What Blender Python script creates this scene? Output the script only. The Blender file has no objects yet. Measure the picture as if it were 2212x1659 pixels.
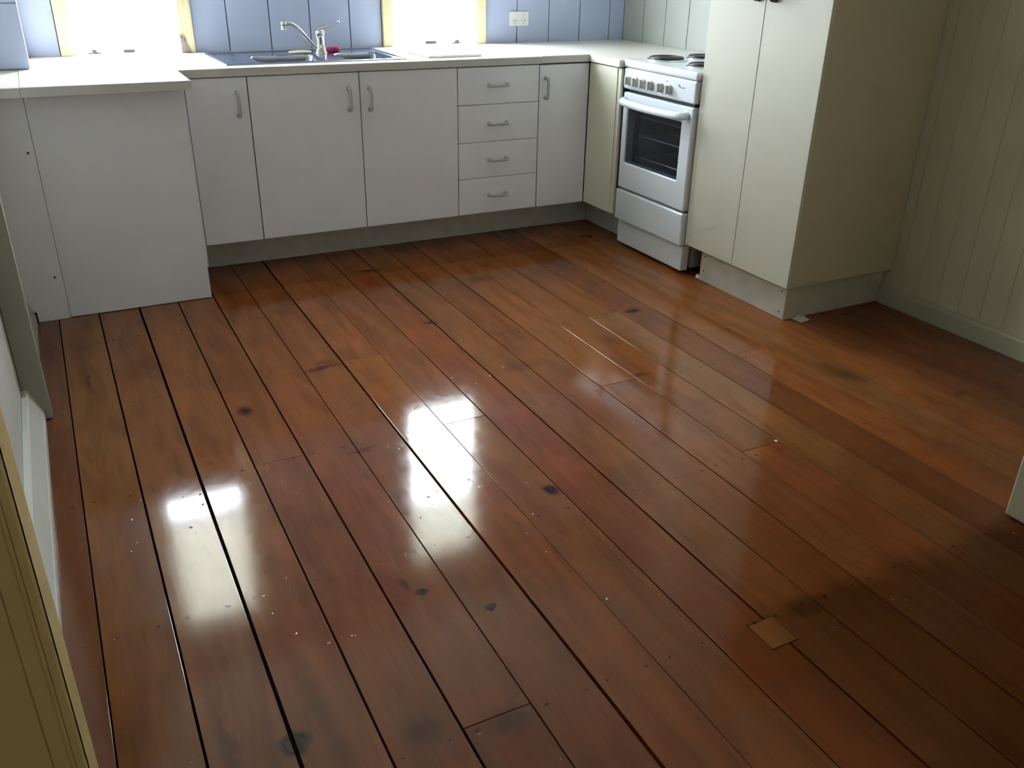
import bpy, bmesh, math, random
from mathutils import Vector, Matrix, Euler
random.seed(7)
S = bpy.context.scene
C = S.collection
PI = math.pi

# ------------------------------------------------------------------ camera
FPX = 1894.04
cd = bpy.data.cameras.new('camera'); cam = bpy.data.objects.new('camera', cd); C.objects.link(cam)
cd.sensor_fit = 'HORIZONTAL'; cd.sensor_width = 36.0; cd.lens = FPX / 2212 * 36.0
cd.clip_start = 0.02; cd.clip_end = 200
a, b, c = math.radians(63.7645), math.radians(1.0606), math.radians(-27.5649)
cam.matrix_world = Matrix.Translation((-3.0783, -4.5858, 1.339)) @ (
    Matrix.Rotation(c, 4, 'Z') @ Matrix.Rotation(a, 4, 'X') @ Matrix.Rotation(b, 4, 'Z'))
S.camera = cam

# ------------------------------------------------------------------ world, daylight, exposure
SKY = 44.0
w = bpy.data.worlds.new('sky'); S.world = w; w.use_nodes = True
bg = w.node_tree.nodes['Background']
bg.inputs['Color'].default_value = (0.87, 0.94, 1.0, 1); bg.inputs['Strength'].default_value = SKY
S.view_settings.view_transform = 'Standard'; S.view_settings.look = 'None'
S.view_settings.gamma = 1.0; S.view_settings.use_curve_mapping = False
S.view_settings.exposure = 0.0

def portal(name, loc, rot, sx, sy):
    l = bpy.data.lights.new(name, 'AREA'); l.shape = 'RECTANGLE'; l.size = sx; l.size_y = sy
    l.cycles.is_portal = True
    o = bpy.data.objects.new(name, l); C.objects.link(o); o.location = loc; o.rotation_euler = rot
portal('window_portal', (-2.68, 0.070, 1.67), (-PI/2, 0, 0), 0.48, 1.56)
FILLWIN = (-3.2, -1.2, 0.95, 2.1)      # unseen curtained window added behind the camera for fill light
portal('window_portal', ((FILLWIN[0]+FILLWIN[1])/2, -7.14, (FILLWIN[2]+FILLWIN[3])/2), (PI/2, 0, 0), FILLWIN[1]-FILLWIN[0], FILLWIN[3]-FILLWIN[2])
portal('window_portal', (-1.18, 0.070, 1.67), (-PI/2, 0, 0), 0.50, 1.56)

# ------------------------------------------------------------------ materials
def nt(m):
    return m.node_tree.nodes, m.node_tree.links
def mat(name, col, rough=0.5, metal=0.0, var=0.04, scale=6.0, bump=0.0, bscale=120.0, coat=0.0, spec=0.5):
    m = bpy.data.materials.new(name); m.use_nodes = True
    N, L = nt(m); p = N['Principled BSDF']
    p.inputs['Roughness'].default_value = rough; p.inputs['Metallic'].default_value = metal
    p.inputs['Coat Weight'].default_value = coat; p.inputs['Coat Roughness'].default_value = 0.08
    p.inputs['Specular IOR Level'].default_value = spec
    tc = N.new('ShaderNodeNewGeometry')
    n = N.new('ShaderNodeTexNoise'); n.inputs['Scale'].default_value = scale; n.inputs['Detail'].default_value = 4
    L.new(tc.outputs['Position'], n.inputs['Vector'])
    r = N.new('ShaderNodeValToRGB')
    r.color_ramp.elements[0].position = 0.3; r.color_ramp.elements[1].position = 0.7
    r.color_ramp.elements[0].color = tuple(max(0, x*(1-var)) for x in col) + (1,)
    r.color_ramp.elements[1].color = tuple(min(1, x*(1+var)) for x in col) + (1,)
    L.new(n.outputs['Fac'], r.inputs['Fac']); L.new(r.outputs['Color'], p.inputs['Base Color'])
    if bump:
        n2 = N.new('ShaderNodeTexNoise'); n2.inputs['Scale'].default_value = bscale; n2.inputs['Detail'].default_value = 2
        L.new(tc.outputs['Position'], n2.inputs['Vector'])
        bp = N.new('ShaderNodeBump'); bp.inputs['Strength'].default_value = bump; bp.inputs['Distance'].default_value = 0.002
        L.new(n2.outputs['Fac'], bp.inputs['Height']); L.new(bp.outputs['Normal'], p.inputs['Normal'])
    return m

M = {}
M['laminate'] = mat('cream_laminate', (0.87, 0.885, 0.965), 0.42, bump=0.12, bscale=260, var=0.02)
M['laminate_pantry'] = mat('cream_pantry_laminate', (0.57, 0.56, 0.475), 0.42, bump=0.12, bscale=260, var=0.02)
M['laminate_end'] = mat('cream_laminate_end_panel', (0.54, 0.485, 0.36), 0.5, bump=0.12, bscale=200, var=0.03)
M['worktop'] = mat('cream_worktop', (0.72, 0.70, 0.64), 0.35, bump=0.05, bscale=300, var=0.03, scale=60)
M['edging'] = mat('greige_edge_strip', (0.60, 0.585, 0.575), 0.45, var=0.02)
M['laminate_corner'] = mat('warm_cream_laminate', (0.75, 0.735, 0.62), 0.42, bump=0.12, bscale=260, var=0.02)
M['kick'] = mat('grey_green_kickboard', (0.53, 0.51, 0.44), 0.6, var=0.08, scale=14, bump=0.2, bscale=90)
M['tileboard'] = mat('pale_blue_white_wallboard', (0.52, 0.59, 0.84), 0.4, var=0.02)
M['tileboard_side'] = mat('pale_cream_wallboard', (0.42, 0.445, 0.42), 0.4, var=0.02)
M['grout'] = mat('dark_joint', (0.10, 0.10, 0.12), 0.8)
M['wallpaint'] = mat('pale_olive_paint', (0.50, 0.48, 0.36), 0.6, var=0.04, bump=0.15, bscale=60)
M['leftpaint'] = mat('pale_white_paint', (0.68, 0.69, 0.66), 0.6, var=0.04)
M['postpaint'] = mat('grey_green_post_paint', (0.33, 0.335, 0.27), 0.6, var=0.05)
M['trimpaint'] = mat('grey_green_trim_paint', (0.39, 0.385, 0.29), 0.45, var=0.05)
M['whitetrim'] = mat('white_trim_paint', (0.72, 0.73, 0.70), 0.45, var=0.05)
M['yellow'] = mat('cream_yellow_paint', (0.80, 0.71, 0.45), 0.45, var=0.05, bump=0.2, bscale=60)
M['yellow_dim'] = mat('dimmed_yellow_paint', (0.62, 0.475, 0.19), 0.5, var=0.06, bump=0.2, bscale=60)  # cream yellow paint of the window frames, darkened to stand in for shade
M['olive_end'] = mat('shaded_olive_paint', (0.40, 0.365, 0.255), 0.6, var=0.05, bump=0.2, bscale=60)
M['bare'] = mat('flaked_grey_paint', (0.30, 0.25, 0.26), 0.9, var=0.15, scale=60)
M['whitepaint'] = mat('white_gloss_paint', (0.85, 0.85, 0.84), 0.35)
M['ceiling'] = mat('white_ceiling_paint', (0.78, 0.77, 0.74), 0.7)
M['rear'] = mat('rear_room_paint', (0.28, 0.25, 0.19), 0.7)
M['dark'] = mat('dark_void', (0.012, 0.010, 0.009), 0.9)
M['black'] = mat('black_enamel', (0.015, 0.015, 0.016), 0.45)
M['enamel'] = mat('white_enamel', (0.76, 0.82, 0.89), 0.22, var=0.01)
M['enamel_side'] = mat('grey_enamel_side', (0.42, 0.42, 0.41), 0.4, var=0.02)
M['knob'] = mat('grey_plastic_knob', (0.50, 0.50, 0.46), 0.4)
M['handle'] = mat('taupe_plastic_handle', (0.50, 0.48, 0.48), 0.4)
M['steel'] = mat('brushed_steel', (0.31, 0.34, 0.42), 0.20, metal=1.0, var=0.04, scale=40)
M['chrome'] = mat('chrome', (0.78, 0.80, 0.82), 0.06, metal=1.0, var=0.01)
M['darkmetal'] = mat('dark_metal', (0.10, 0.09, 0.10), 0.45, metal=0.6)
M['plastic'] = mat('white_plastic', (0.91, 0.92, 0.93), 0.35)
M['dullplastic'] = mat('dull_white_plastic', (0.62, 0.62, 0.55), 0.45)
M['slot'] = mat('socket_slot', (0.12, 0.12, 0.13), 0.7)
M['pink'] = mat('magenta_sponge', (0.33, 0.025, 0.11), 0.85, var=0.2, scale=120, bump=0.6, bscale=300)
M['pad'] = mat('pale_pad', (0.70, 0.68, 0.52), 0.8, var=0.06)
M['screw'] = mat('screw_steel', (0.10, 0.09, 0.08), 0.5, metal=0.5)
M['concrete'] = mat('pale_ground', (0.30, 0.31, 0.27), 0.9, var=0.1, scale=1.0)
M['ovenrack'] = mat('rack_wire', (0.85, 0.87, 0.90), 0.32, metal=1.0)
M['ovenwall'] = mat('oven_cavity', (0.11, 0.135, 0.18), 0.5)

def glass(name, tint, refl=1.45):
    m = bpy.data.materials.new(name); m.use_nodes = True
    N, L = nt(m); N.remove(N['Principled BSDF'])
    t = N.new('ShaderNodeBsdfTransparent'); t.inputs['Color'].default_value = tint + (1,)
    g = N.new('ShaderNodeBsdfGlossy'); g.inputs['Roughness'].default_value = 0.03
    f = N.new('ShaderNodeFresnel'); f.inputs['IOR'].default_value = refl
    x = N.new('ShaderNodeMixShader'); gm = N.new('ShaderNodeNewGeometry')      # reflect at the outer face of the pane only
    k = N.new('ShaderNodeMath'); k.operation = 'SUBTRACT'; k.inputs[0].default_value = 1.0; L.new(gm.outputs['Backfacing'], k.inputs[1])
    q = N.new('ShaderNodeMath'); q.operation = 'MULTIPLY'; L.new(f.outputs[0], q.inputs[0]); L.new(k.outputs[0], q.inputs[1])
    L.new(q.outputs[0], x.inputs[0]); L.new(t.outputs[0], x.inputs[1]); L.new(g.outputs[0], x.inputs[2])
    L.new(x.outputs[0], N['Material Output'].inputs['Surface'])
    return m
def oven_glass(name, tint, ior):
    m = glass(name, tint, ior); N, L = nt(m)
    d = N.new('ShaderNodeBsdfDiffuse'); d.inputs['Color'].default_value = (.045, .058, .082, 1)  # faint blue diffuse paints in a bluish reflection
    t = [n for n in N if n.type == 'BSDF_TRANSPARENT'][0]; x = [n for n in N if n.type == 'MIX_SHADER'][0]
    y = N.new('ShaderNodeMixShader'); y.inputs[0].default_value = .12
    L.new(t.outputs[0], y.inputs[1]); L.new(d.outputs[0], y.inputs[2]); L.new(y.outputs[0], x.inputs[1])
    return m
M['glass'] = glass('window_glass', (0.96, 0.97, 0.97))
M['ovenglass'] = oven_glass('smoked_oven_glass', (0.62, 0.66, 0.74), 1.6)
def blind_mat(name, trans, diff, fac):
    m = bpy.data.materials.new(name); m.use_nodes = True
    N, L = nt(m); N.remove(N['Principled BSDF'])
    t = N.new('ShaderNodeBsdfTranslucent'); t.inputs['Color'].default_value = trans
    d = N.new('ShaderNodeBsdfDiffuse'); d.inputs['Color'].default_value = diff
    x = N.new('ShaderNodeMixShader'); x.inputs[0].default_value = fac
    L.new(t.outputs[0], x.inputs[1]); L.new(d.outputs[0], x.inputs[2]); L.new(x.outputs[0], N['Material Output'].inputs['Surface'])
    return m
M['blind'] = blind_mat('cream_blind_cloth', (0.97, 0.95, 0.87, 1), (0.75, 0.68, 0.5, 1), 0.04)
M['fill_curtain'] = blind_mat('fill_curtain_cloth', (0.085, 0.08, 0.07, 1), (0.3, 0.28, 0.24, 1), 0.30)

# marks in the boards: x, y, radius across, radius along, rotation (deg), strength, softness
KNOTS = [(-2.688,-1.988,.030,.045,10,.95,.9), (-2.025,-2.813,.022,.034,20,1.0,.7), (-2.375,-1.775,.080,.020,8,.75,.9), (-2.35,-1.735,.05,.03,0,.45,1.0),
         (-1.864,-1.543,.045,.022,-20,.75,.9), (-1.053,-1.777,.05,.035,0,.75,1.0), (-0.70,-2.62,.07,.12,15,.55,1.0),
         (-2.885,-3.36,.030,.035,0,.95,.6), (-1.885,-.835,.06,.022,0,.7,.9), (-2.387,-3.178,.013,.012,30,1.0,.4),
         (-2.511,-3.063,.014,.012,30,.9,.4), (-1.74,-3.495,.07,.035,10,.6,1.0), (-1.38,-2.304,.05,.02,0,.6,1.0), (-1.301,-2.0,.03,.06,8,.4,1.0),
         (-0.665,-.771,.05,.03,0,.7,.9), (-2.535,-3.02,.012,.03,0,.7,.8), (-3.12,-1.55,.012,.12,3,.45,1.0), (-2.93,-1.5,.03,.14,2,.35,1.0),
         (-2.345,-2.86,.05,.05,30,.45,1.0), (-1.72,-2.06,.12,.05,0,.35,1.0), (-1.45,-1.15,.09,.05,0,.4,1.0), (-2.50,-3.49,.07,.05,0,.5,1.0),
         (-2.66,-3.44,.05,.05,0,.45,1.0), (-0.25,-2.18,.05,.03,0,.7,1.0), (-3.0,-3.32,.02,.25,3,.45,1.0), (-2.82,-3.30,.03,.3,3,.4,1.0), (-0.45,-2.90,.05,.025,0,.5,1.0), (-2.352,-2.80,.004,.045,25,.9,.6), (-2.30,-2.875,.004,.04,-8,.9,.6), (-2.318,-2.83,.018,.012,0,.7,.5), (-2.43,-2.382,.045,.010,8,.55,.6), (-2.42,-2.395,.02,.012,0,.4,.6)]
def wood_mat(name='oiled_board', coat=0.72):
    m = bpy.data.materials.new(name); m.use_nodes = True
    N, L = nt(m); p = N['Principled BSDF']
    def math_(op, a, b=None, c=None, clamp=False):
        n = N.new('ShaderNodeMath'); n.operation = op; n.use_clamp = clamp
        for i, v in enumerate((a, b, c)):
            if v is None: continue
            if isinstance(v, (int, float)): n.inputs[i].default_value = v
            else: L.new(v, n.inputs[i])
        return n.outputs[0]
    def noise(vec, scale, detail=3, rough=.5, dist=0):
        n = N.new('ShaderNodeTexNoise'); n.inputs['Scale'].default_value = scale; n.inputs['Detail'].default_value = detail
        n.inputs['Roughness'].default_value = rough; n.inputs['Distortion'].default_value = dist
        L.new(vec, n.inputs['Vector']); return n.outputs['Fac'], n.outputs['Color']
    def mapr(v, a, b, c=0., d=1., smooth=True):
        n = N.new('ShaderNodeMapRange'); n.interpolation_type = 'SMOOTHSTEP' if smooth else 'LINEAR'
        L.new(v, n.inputs[0])
        for i, x in enumerate((a, b, c, d)): n.inputs[i+1].default_value = x
        return n.outputs[0]
    def mix(f, a, b, mode='MIX'):
        n = N.new('ShaderNodeMix'); n.data_type = 'RGBA'; n.blend_type = mode
        if isinstance(f, (int, float)): n.inputs[0].default_value = f
        else: L.new(f, n.inputs[0])
        for i, v in ((6, a), (7, b)):
            if isinstance(v, tuple): n.inputs[i].default_value = v
            else: L.new(v, n.inputs[i])
        return n.outputs[2]
    P = N.new('ShaderNodeNewGeometry').outputs['Position']
    oi = N.new('ShaderNodeObjectInfo')
    off = N.new('ShaderNodeVectorMath'); off.operation = 'SCALE'; off.inputs[0].default_value = (7.3, 31.0, 3.1)
    L.new(oi.outputs['Random'], off.inputs['Scale'])
    Pv = N.new('ShaderNodeVectorMath'); Pv.operation = 'ADD'; L.new(P, Pv.inputs[0]); L.new(off.outputs[0], Pv.inputs[1])
    mp = N.new('ShaderNodeMapping'); mp.inputs['Scale'].default_value = (1.0, 0.045, 1.0); L.new(Pv.outputs[0], mp.inputs[0])
    g1, _ = noise(mp.outputs[0], 90, 5, .6, .4)       # fine streaks along the board
    mp2 = N.new('ShaderNodeMapping'); mp2.inputs['Scale'].default_value = (1.0, 0.16, 1.0); L.new(Pv.outputs[0], mp2.inputs[0])
    g2, _ = noise(mp2.outputs[0], 14, 3, .55, .8)     # broad figure
    g3, _ = noise(Pv.outputs[0], 5.0, 3, .5)          # cloudy tone
    g4, _ = noise(mp.outputs[0], 240, 2, .5)
    base = oi.outputs['Color']
    col = mix(mapr(g2, .35, .72), base, mix(1.0, base, (.76, .70, .68, 1), 'MULTIPLY'))
    col = mix(mapr(g1, .5, .8, 0, .38), col, mix(1.0, col, (.52, .45, .42, 1), 'MULTIPLY'))
    col = mix(mapr(g3, .35, .7, 0, .45), col, mix(1.0, col, (1.35, 1.18, .95, 1), 'MULTIPLY'))
    col = mix(mapr(g4, .68, .78, 0, .5), col, mix(1.0, col, (.35, .30, .3, 1), 'MULTIPLY'))
    # knots, burns and stains, each where it is on the boards
    nz = N.new('ShaderNodeTexNoise'); nz.inputs['Scale'].default_value = 22; nz.inputs['Detail'].default_value = 4; L.new(P, nz.inputs['Vector'])
    sub = N.new('ShaderNodeVectorMath'); sub.operation = 'MULTIPLY_ADD'
    L.new(nz.outputs['Color'], sub.inputs[0]); sub.inputs[1].default_value = (.034, .034, 0); sub.inputs[2].default_value = (-.017, -.017, 0)
    Pd = N.new('ShaderNodeVectorMath'); Pd.operation = 'ADD'; L.new(P, Pd.inputs[0]); L.new(sub.outputs[0], Pd.inputs[1])
    acc = None
    for x, y, rx, ry, ro, st, so in KNOTS:
        k = N.new('ShaderNodeMapping'); k.vector_type = 'TEXTURE'; L.new(Pd.outputs[0], k.inputs['Vector'])
        k.inputs['Location'].default_value = (x, y, 0); k.inputs['Rotation'].default_value = (0, 0, math.radians(ro))
        k.inputs['Scale'].default_value = (rx*1.25, ry*1.25, 10)
        ln = N.new('ShaderNodeVectorMath'); ln.operation = 'LENGTH'; L.new(k.outputs[0], ln.inputs[0])
        v = mapr(ln.outputs['Value'], 1.0, max(0.0, 1.0-so), 0, st)
        acc = v if acc is None else math_('MAXIMUM', acc, v)
    col = mix(acc, col, mix(1.0, col, (.10, .10, .13, 1), 'MULTIPLY'))
    # nail heads at the joists
    sx = N.new('ShaderNodeSeparateXYZ'); L.new(Pd.outputs[0], sx.inputs[0])
    u = math_('MULTIPLY', math_('FRACT', math_('MULTIPLY', math_('ADD', sx.outputs['X'], 3.186), 1/.1485)), .1485)
    du = math_('MINIMUM', math_('ABSOLUTE', math_('SUBTRACT', u, .028)), math_('ABSOLUTE', math_('SUBTRACT', u, .118)))
    vv = math_('FRACT', math_('MULTIPLY', math_('ADD', sx.outputs['Y'], 1.752+.5715/2+.02), 1/.5715))
    dv = math_('MULTIPLY', math_('ABSOLUTE', math_('SUBTRACT', vv, .5)), .5715)
    dn = math_('SQRT', math_('ADD', math_('MULTIPLY', du, du), math_('MULTIPLY', dv, dv)))
    nail = mapr(dn, .0045, .0030)
    col = mix(math_('MULTIPLY', nail, .75), col, (.02, .014, .01, 1))
    # boards of the next room are older and dirtier behind the line where a wall once stood
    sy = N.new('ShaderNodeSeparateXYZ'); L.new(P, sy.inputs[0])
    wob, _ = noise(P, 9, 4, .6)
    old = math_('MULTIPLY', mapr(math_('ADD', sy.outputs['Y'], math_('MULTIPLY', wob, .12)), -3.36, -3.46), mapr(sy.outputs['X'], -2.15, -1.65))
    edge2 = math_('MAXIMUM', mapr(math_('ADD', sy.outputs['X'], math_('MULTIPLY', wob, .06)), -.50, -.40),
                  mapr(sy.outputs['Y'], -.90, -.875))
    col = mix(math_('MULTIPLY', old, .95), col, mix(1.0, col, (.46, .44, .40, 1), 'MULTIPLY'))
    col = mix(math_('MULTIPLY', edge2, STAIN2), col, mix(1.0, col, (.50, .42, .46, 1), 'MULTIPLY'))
    falloff = mapr(math_('ADD', sy.outputs['Y'], math_('MULTIPLY', wob, .5)), -2.35, -3.15)  # boards darkened towards the camera, light falloff put into the colour
    col = mix(math_('MULTIPLY', falloff, .72), col, mix(1.0, col, (.60, .46, .34, 1), 'MULTIPLY'))
    # paint flecks along that line
    vo = N.new('ShaderNodeTexVoronoi'); vo.inputs['Scale'].default_value = 34; L.new(Pd.outputs[0], vo.inputs['Vector'])
    near = mapr(math_('ABSOLUTE', math_('ADD', sy.outputs['Y'], 3.55)), .10, .02)
    nearx = mapr(sy.outputs['X'], -2.1, -1.7)
    fl = math_('MULTIPLY', math_('MULTIPLY', mapr(vo.outputs['Distance'], .09, .05), near), math_('MULTIPLY', nearx, mapr(wob, .52, .6)))
    col = mix(math_('MULTIPLY', fl, .55), col, (.55, .5, .42, 1))
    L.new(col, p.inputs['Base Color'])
    p.inputs['Roughness'].default_value = .5
    p.inputs['Specular IOR Level'].default_value = 0.0
    L.new(math_('SUBTRACT', coat, math_('MULTIPLY', old, .55*coat)), p.inputs['Coat Weight'])
    rr, _ = noise(P, 30, 4, .6)
    L.new(math_('ADD', mapr(rr, .3, .75, .078, .125), math_('MULTIPLY', old, .12)), p.inputs['Coat Roughness'])
    # relief: slow waviness, grain, dents and scratches
    h1, _ = noise(mp2.outputs[0], 5.5, 2)
    vs = N.new('ShaderNodeTexVoronoi'); vs.inputs['Scale'].default_value = 26; L.new(Pd.outputs[0], vs.inputs['Vector'])
    dz, _ = noise(P, 3.1, 2)
    dent = math_('MULTIPLY', mapr(vs.outputs['Distance'], .13, .02), mapr(dz, .5, .62))
    hh = math_('ADD', math_('MULTIPLY', h1, .12), math_('MULTIPLY', g1, .012))
    hh = math_('SUBTRACT', hh, math_('MULTIPLY', dent, .22))
    hh = math_('SUBTRACT', hh, math_('MULTIPLY', nail, .14))
    msc = N.new('ShaderNodeMapping'); msc.inputs['Rotation'].default_value = (0, 0, .7); msc.inputs['Scale'].default_value = (1.0, .22, 1.0); L.new(Pd.outputs[0], msc.inputs[0])
    vsc = N.new('ShaderNodeTexVoronoi'); vsc.inputs['Scale'].default_value = 60; L.new(msc.outputs[0], vsc.inputs['Vector'])
    d2, _ = noise(P, 4.3, 2)
    hh = math_('SUBTRACT', hh, math_('MULTIPLY', math_('MULTIPLY', mapr(vsc.outputs['Distance'], .10, .02), mapr(d2, .48, .6)), .07))
    bp = N.new('ShaderNodeBump'); bp.inputs['Strength'].default_value = .55; bp.inputs['Distance'].default_value = .006
    L.new(hh, bp.inputs['Height']); L.new(bp.outputs['Normal'], p.inputs['Normal']); L.new(bp.outputs['Normal'], p.inputs['Coat Normal'])
    return m
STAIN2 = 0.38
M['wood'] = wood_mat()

# ------------------------------------------------------------------ mesh helpers
WL = {}                                  # world location of every object that parents others
class B:
    def __init__(s): s.v = []; s.f = []; s.sm = []
    def add(s, vs, fs, smooth=False):
        k = len(s.v); s.v += [tuple(x) for x in vs]
        s.f += [tuple(i+k for i in f) for f in fs]; s.sm += [smooth]*len(fs); return s
    def box(s, x0, x1, y0, y1, z0, z1):
        return s.add([(x0,y0,z0),(x1,y0,z0),(x1,y1,z0),(x0,y1,z0),(x0,y0,z1),(x1,y0,z1),(x1,y1,z1),(x0,y1,z1)],
                     [(3,2,1,0),(4,5,6,7),(0,1,5,4),(1,2,6,5),(2,3,7,6),(3,0,4,7)])
    def prism(s, poly, t0, t1, axis='Z'):
        def P(u, v, t): return {'Z':(u,v,t), 'Y':(u,t,v), 'X':(t,u,v)}[axis]
        n = len(poly)
        vs = [P(u,v,t0) for u,v in poly] + [P(u,v,t1) for u,v in poly]
        return s.add(vs, [tuple(range(n))[::-1], tuple(range(n,2*n))] + [(i,(i+1)%n,n+(i+1)%n,n+i) for i in range(n)])
    def tube(s, pts, r, seg=10, cap=True, flat=1.0):
        pts = [Vector(p) for p in pts]; n = len(pts)
        rs = r if isinstance(r, (list, tuple)) else [r]*n
        t = (pts[1]-pts[0]).normalized()
        u = t.orthogonal().normalized(); vs = []
        for i, p in enumerate(pts):
            d = (pts[min(i+1,n-1)]-pts[max(i-1,0)]).normalized()
            u = (u - d*u.dot(d)).normalized(); v = d.cross(u)
            for k in range(seg):
                an = 2*PI*k/seg; vs.append(p + u*math.cos(an)*rs[i] + v*math.sin(an)*rs[i]*flat)
        fs = [(i*seg+k, i*seg+(k+1)%seg, (i+1)*seg+(k+1)%seg, (i+1)*seg+k) for i in range(n-1) for k in range(seg)]
        s.add(vs, fs, True)
        if cap:
            s.add(vs[:seg], [tuple(range(seg))[::-1]]); s.add(vs[-seg:], [tuple(range(seg))])
        return s
    def lathe(s, prof, o, seg=28, axis='Z'):
        vs = []; n = len(prof)
        for r, h in prof:
            for k in range(seg):
                an = 2*PI*k/seg; q = (r*math.cos(an), r*math.sin(an), h)
                if axis == 'X': q = (h, q[0], q[1])
                if axis == 'Y': q = (q[0], h, q[1])
                vs.append((o[0]+q[0], o[1]+q[1], o[2]+q[2]))
        fs = [(i*seg+k, i*seg+(k+1)%seg, (i+1)*seg+(k+1)%seg, (i+1)*seg+k) for i in range(n-1) for k in range(seg)]
        s.add(vs, fs, True)
        s.add(vs[:seg], [tuple(range(seg))[::-1]]); s.add(vs[-seg:], [tuple(range(seg))])
        return s
    def ring(s, o, R, r, seg=32, m=8):
        vs = []
        for i in range(seg):
            an = 2*PI*i/seg
            for k in range(m):
                q = 2*PI*k/m; d = R + r*math.cos(q)
                vs.append((o[0]+d*math.cos(an), o[1]+d*math.sin(an), o[2]+r*math.sin(q)))
        return s.add(vs, [(i*m+k, ((i+1)%seg)*m+k, ((i+1)%seg)*m+(k+1)%m, i*m+(k+1)%m) for i in range(seg) for k in range(m)], True)
    def cells(s, xs, ys, fill, t0, t1, axis='Z'):
        """prism over the filled cells of a grid, with side walls only where a cell borders an empty one"""
        def P(u, v, t): return {'Z':(u,v,t), 'Y':(u,t,v), 'X':(t,u,v)}[axis]
        nx, ny = len(xs)-1, len(ys)-1
        id_ = {}; vs = []; fs = []
        def g(i, j, k):
            if (i,j,k) not in id_: id_[(i,j,k)] = len(vs); vs.append(P(xs[i], ys[j], (t0,t1)[k]))
            return id_[(i,j,k)]
        F = lambda i, j: 0 <= i < nx and 0 <= j < ny and fill(i, j)
        for i in range(nx):
            for j in range(ny):
                if not F(i,j): continue
                fs.append((g(i,j,1),g(i+1,j,1),g(i+1,j+1,1),g(i,j+1,1))); fs.append((g(i,j+1,0),g(i+1,j+1,0),g(i+1,j,0),g(i,j,0)))
                if not F(i,j-1): fs.append((g(i,j,0),g(i+1,j,0),g(i+1,j,1),g(i,j,1)))
                if not F(i+1,j): fs.append((g(i+1,j,0),g(i+1,j+1,0),g(i+1,j+1,1),g(i+1,j,1)))
                if not F(i,j+1): fs.append((g(i+1,j+1,0),g(i,j+1,0),g(i,j+1,1),g(i+1,j+1,1)))
                if not F(i-1,j): fs.append((g(i,j+1,0),g(i,j,0),g(i,j,1),g(i,j+1,1)))
        return s.add(vs, fs)
    def build(s, name, m, parent=None, bevel=0, bseg=2, smooth=False, origin=None):
        vs = [Vector(v) for v in s.v]
        lo = Vector((min(v[i] for v in vs) for i in range(3))); hi = Vector((max(v[i] for v in vs) for i in range(3)))
        cen = Vector(origin) if origin else (lo+hi)/2
        me = bpy.data.meshes.new(name); me.from_pydata([v-cen for v in vs], [], s.f)
        me.polygons.foreach_set('use_smooth', [bool(x or smooth) for x in s.sm])
        bm = bmesh.new(); bm.from_mesh(me); bmesh.ops.recalc_face_normals(bm, faces=bm.faces); bm.to_mesh(me); bm.free()
        me.materials.append(m if not isinstance(m, str) else M[m])
        o = bpy.data.objects.new(name, me); C.objects.link(o)
        WL[o] = cen
        if parent is not None:
            o.parent = parent; o.location = cen - WL[parent]
        else: o.location = cen
        if bevel:
            md = o.modifiers.new('bevel', 'BEVEL'); md.width = bevel; md.segments = bseg; md.limit_method = 'ANGLE'
            md.angle_limit = math.radians(40)
        return o
def smooth_path(pts, n=6):
    pts = [Vector(p) for p in pts]; out = []
    for i in range(len(pts)-1):
        p0, p1, p2, p3 = pts[max(i-1,0)], pts[i], pts[i+1], pts[min(i+2,len(pts)-1)]
        for k in range(n):
            t = k/n
            out.append(.5*((2*p1)+(p2-p0)*t+(2*p0-5*p1+4*p2-p3)*t*t+(3*p1-p0-3*p2+p3)*t**3))
    return out + [pts[-1]]
def thing(name, label, cat, loc, group=None):
    o = bpy.data.objects.new(name, None); C.objects.link(o); o.location = loc; o.empty_display_size = .1
    WL[o] = Vector(loc); o['label'] = label; o['category'] = cat
    if group: o['group'] = group
    return o
def tag(o, label, cat, group=None):
    o['label'] = label; o['category'] = cat
    if group: o['group'] = group
    return o
def struct(o, label=None, cat=None):
    o['kind'] = 'structure'
    if label: o['label'] = label; o['category'] = cat
    return o
def root(name, loc=(0,0,0)):
    o = bpy.data.objects.new(name, None); C.objects.link(o); o.location = loc; WL[o] = Vector(loc); o['kind'] = 'structure'
    return o

WT = 0.8905                    # worktop height
CEIL = 2.75
XL = -3.306                    # left wall face

# ------------------------------------------------------------------ floor: boards, each its own object
floor = B().box(-3.95, 0.15, -7.05, 0.12, -.06, -.024).build('floor', 'dark'); struct(floor, 'polished reddish brown timber board floor with dark gaps', 'floor')
EX = [-3.95,-3.78,-3.63,-3.485,-3.335,-3.186,-3.04,-2.887,-2.735,-2.589,-2.441,-2.295,-2.148,-2.002,-1.853,-1.703,-1.554,-1.405,-1.256,-1.105,-.956,-.803,-.653,-.505,-.353,-.204,-.055,.10]
GAP = {-3.186:.0035,-3.04:.005,-2.887:.0075,-2.735:.0045,-2.589:.005,-2.441:.0025,-2.295:.0075,-2.148:.0016,-2.002:.003,-1.853:.0068,-1.703:.0034,-1.554:.0042,-1.405:.0022,-1.256:.0032,-1.105:.003,-.956:.0034,-.803:.003,-.653:.0026,-.505:.0026}
JO = {-2.589:[-3.47], -2.735:[-2.337,-4.6], -2.295:[-1.752,-4.6], -1.256:[-1.752,-4.05], -1.554:[-2.325,-5.2], -1.703:[-1.747], -.956:[-2.305,-4.6],
      -1.405:[-2.883], -2.148:[-2.343,-5.2], -.505:[-2.89], -2.002:[-4.6], -1.105:[-5.2], -.803:[-4.05], -2.441:[-4.6], -3.04:[-4.05], -2.887:[-5.2], -1.853:[-4.05]}
TAN = (.250,.094,.031); RED = (.225,.075,.026); DRK = (.185,.058,.022); ORA = (.245,.087,.027); BRN = (.222,.083,.028)
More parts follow.
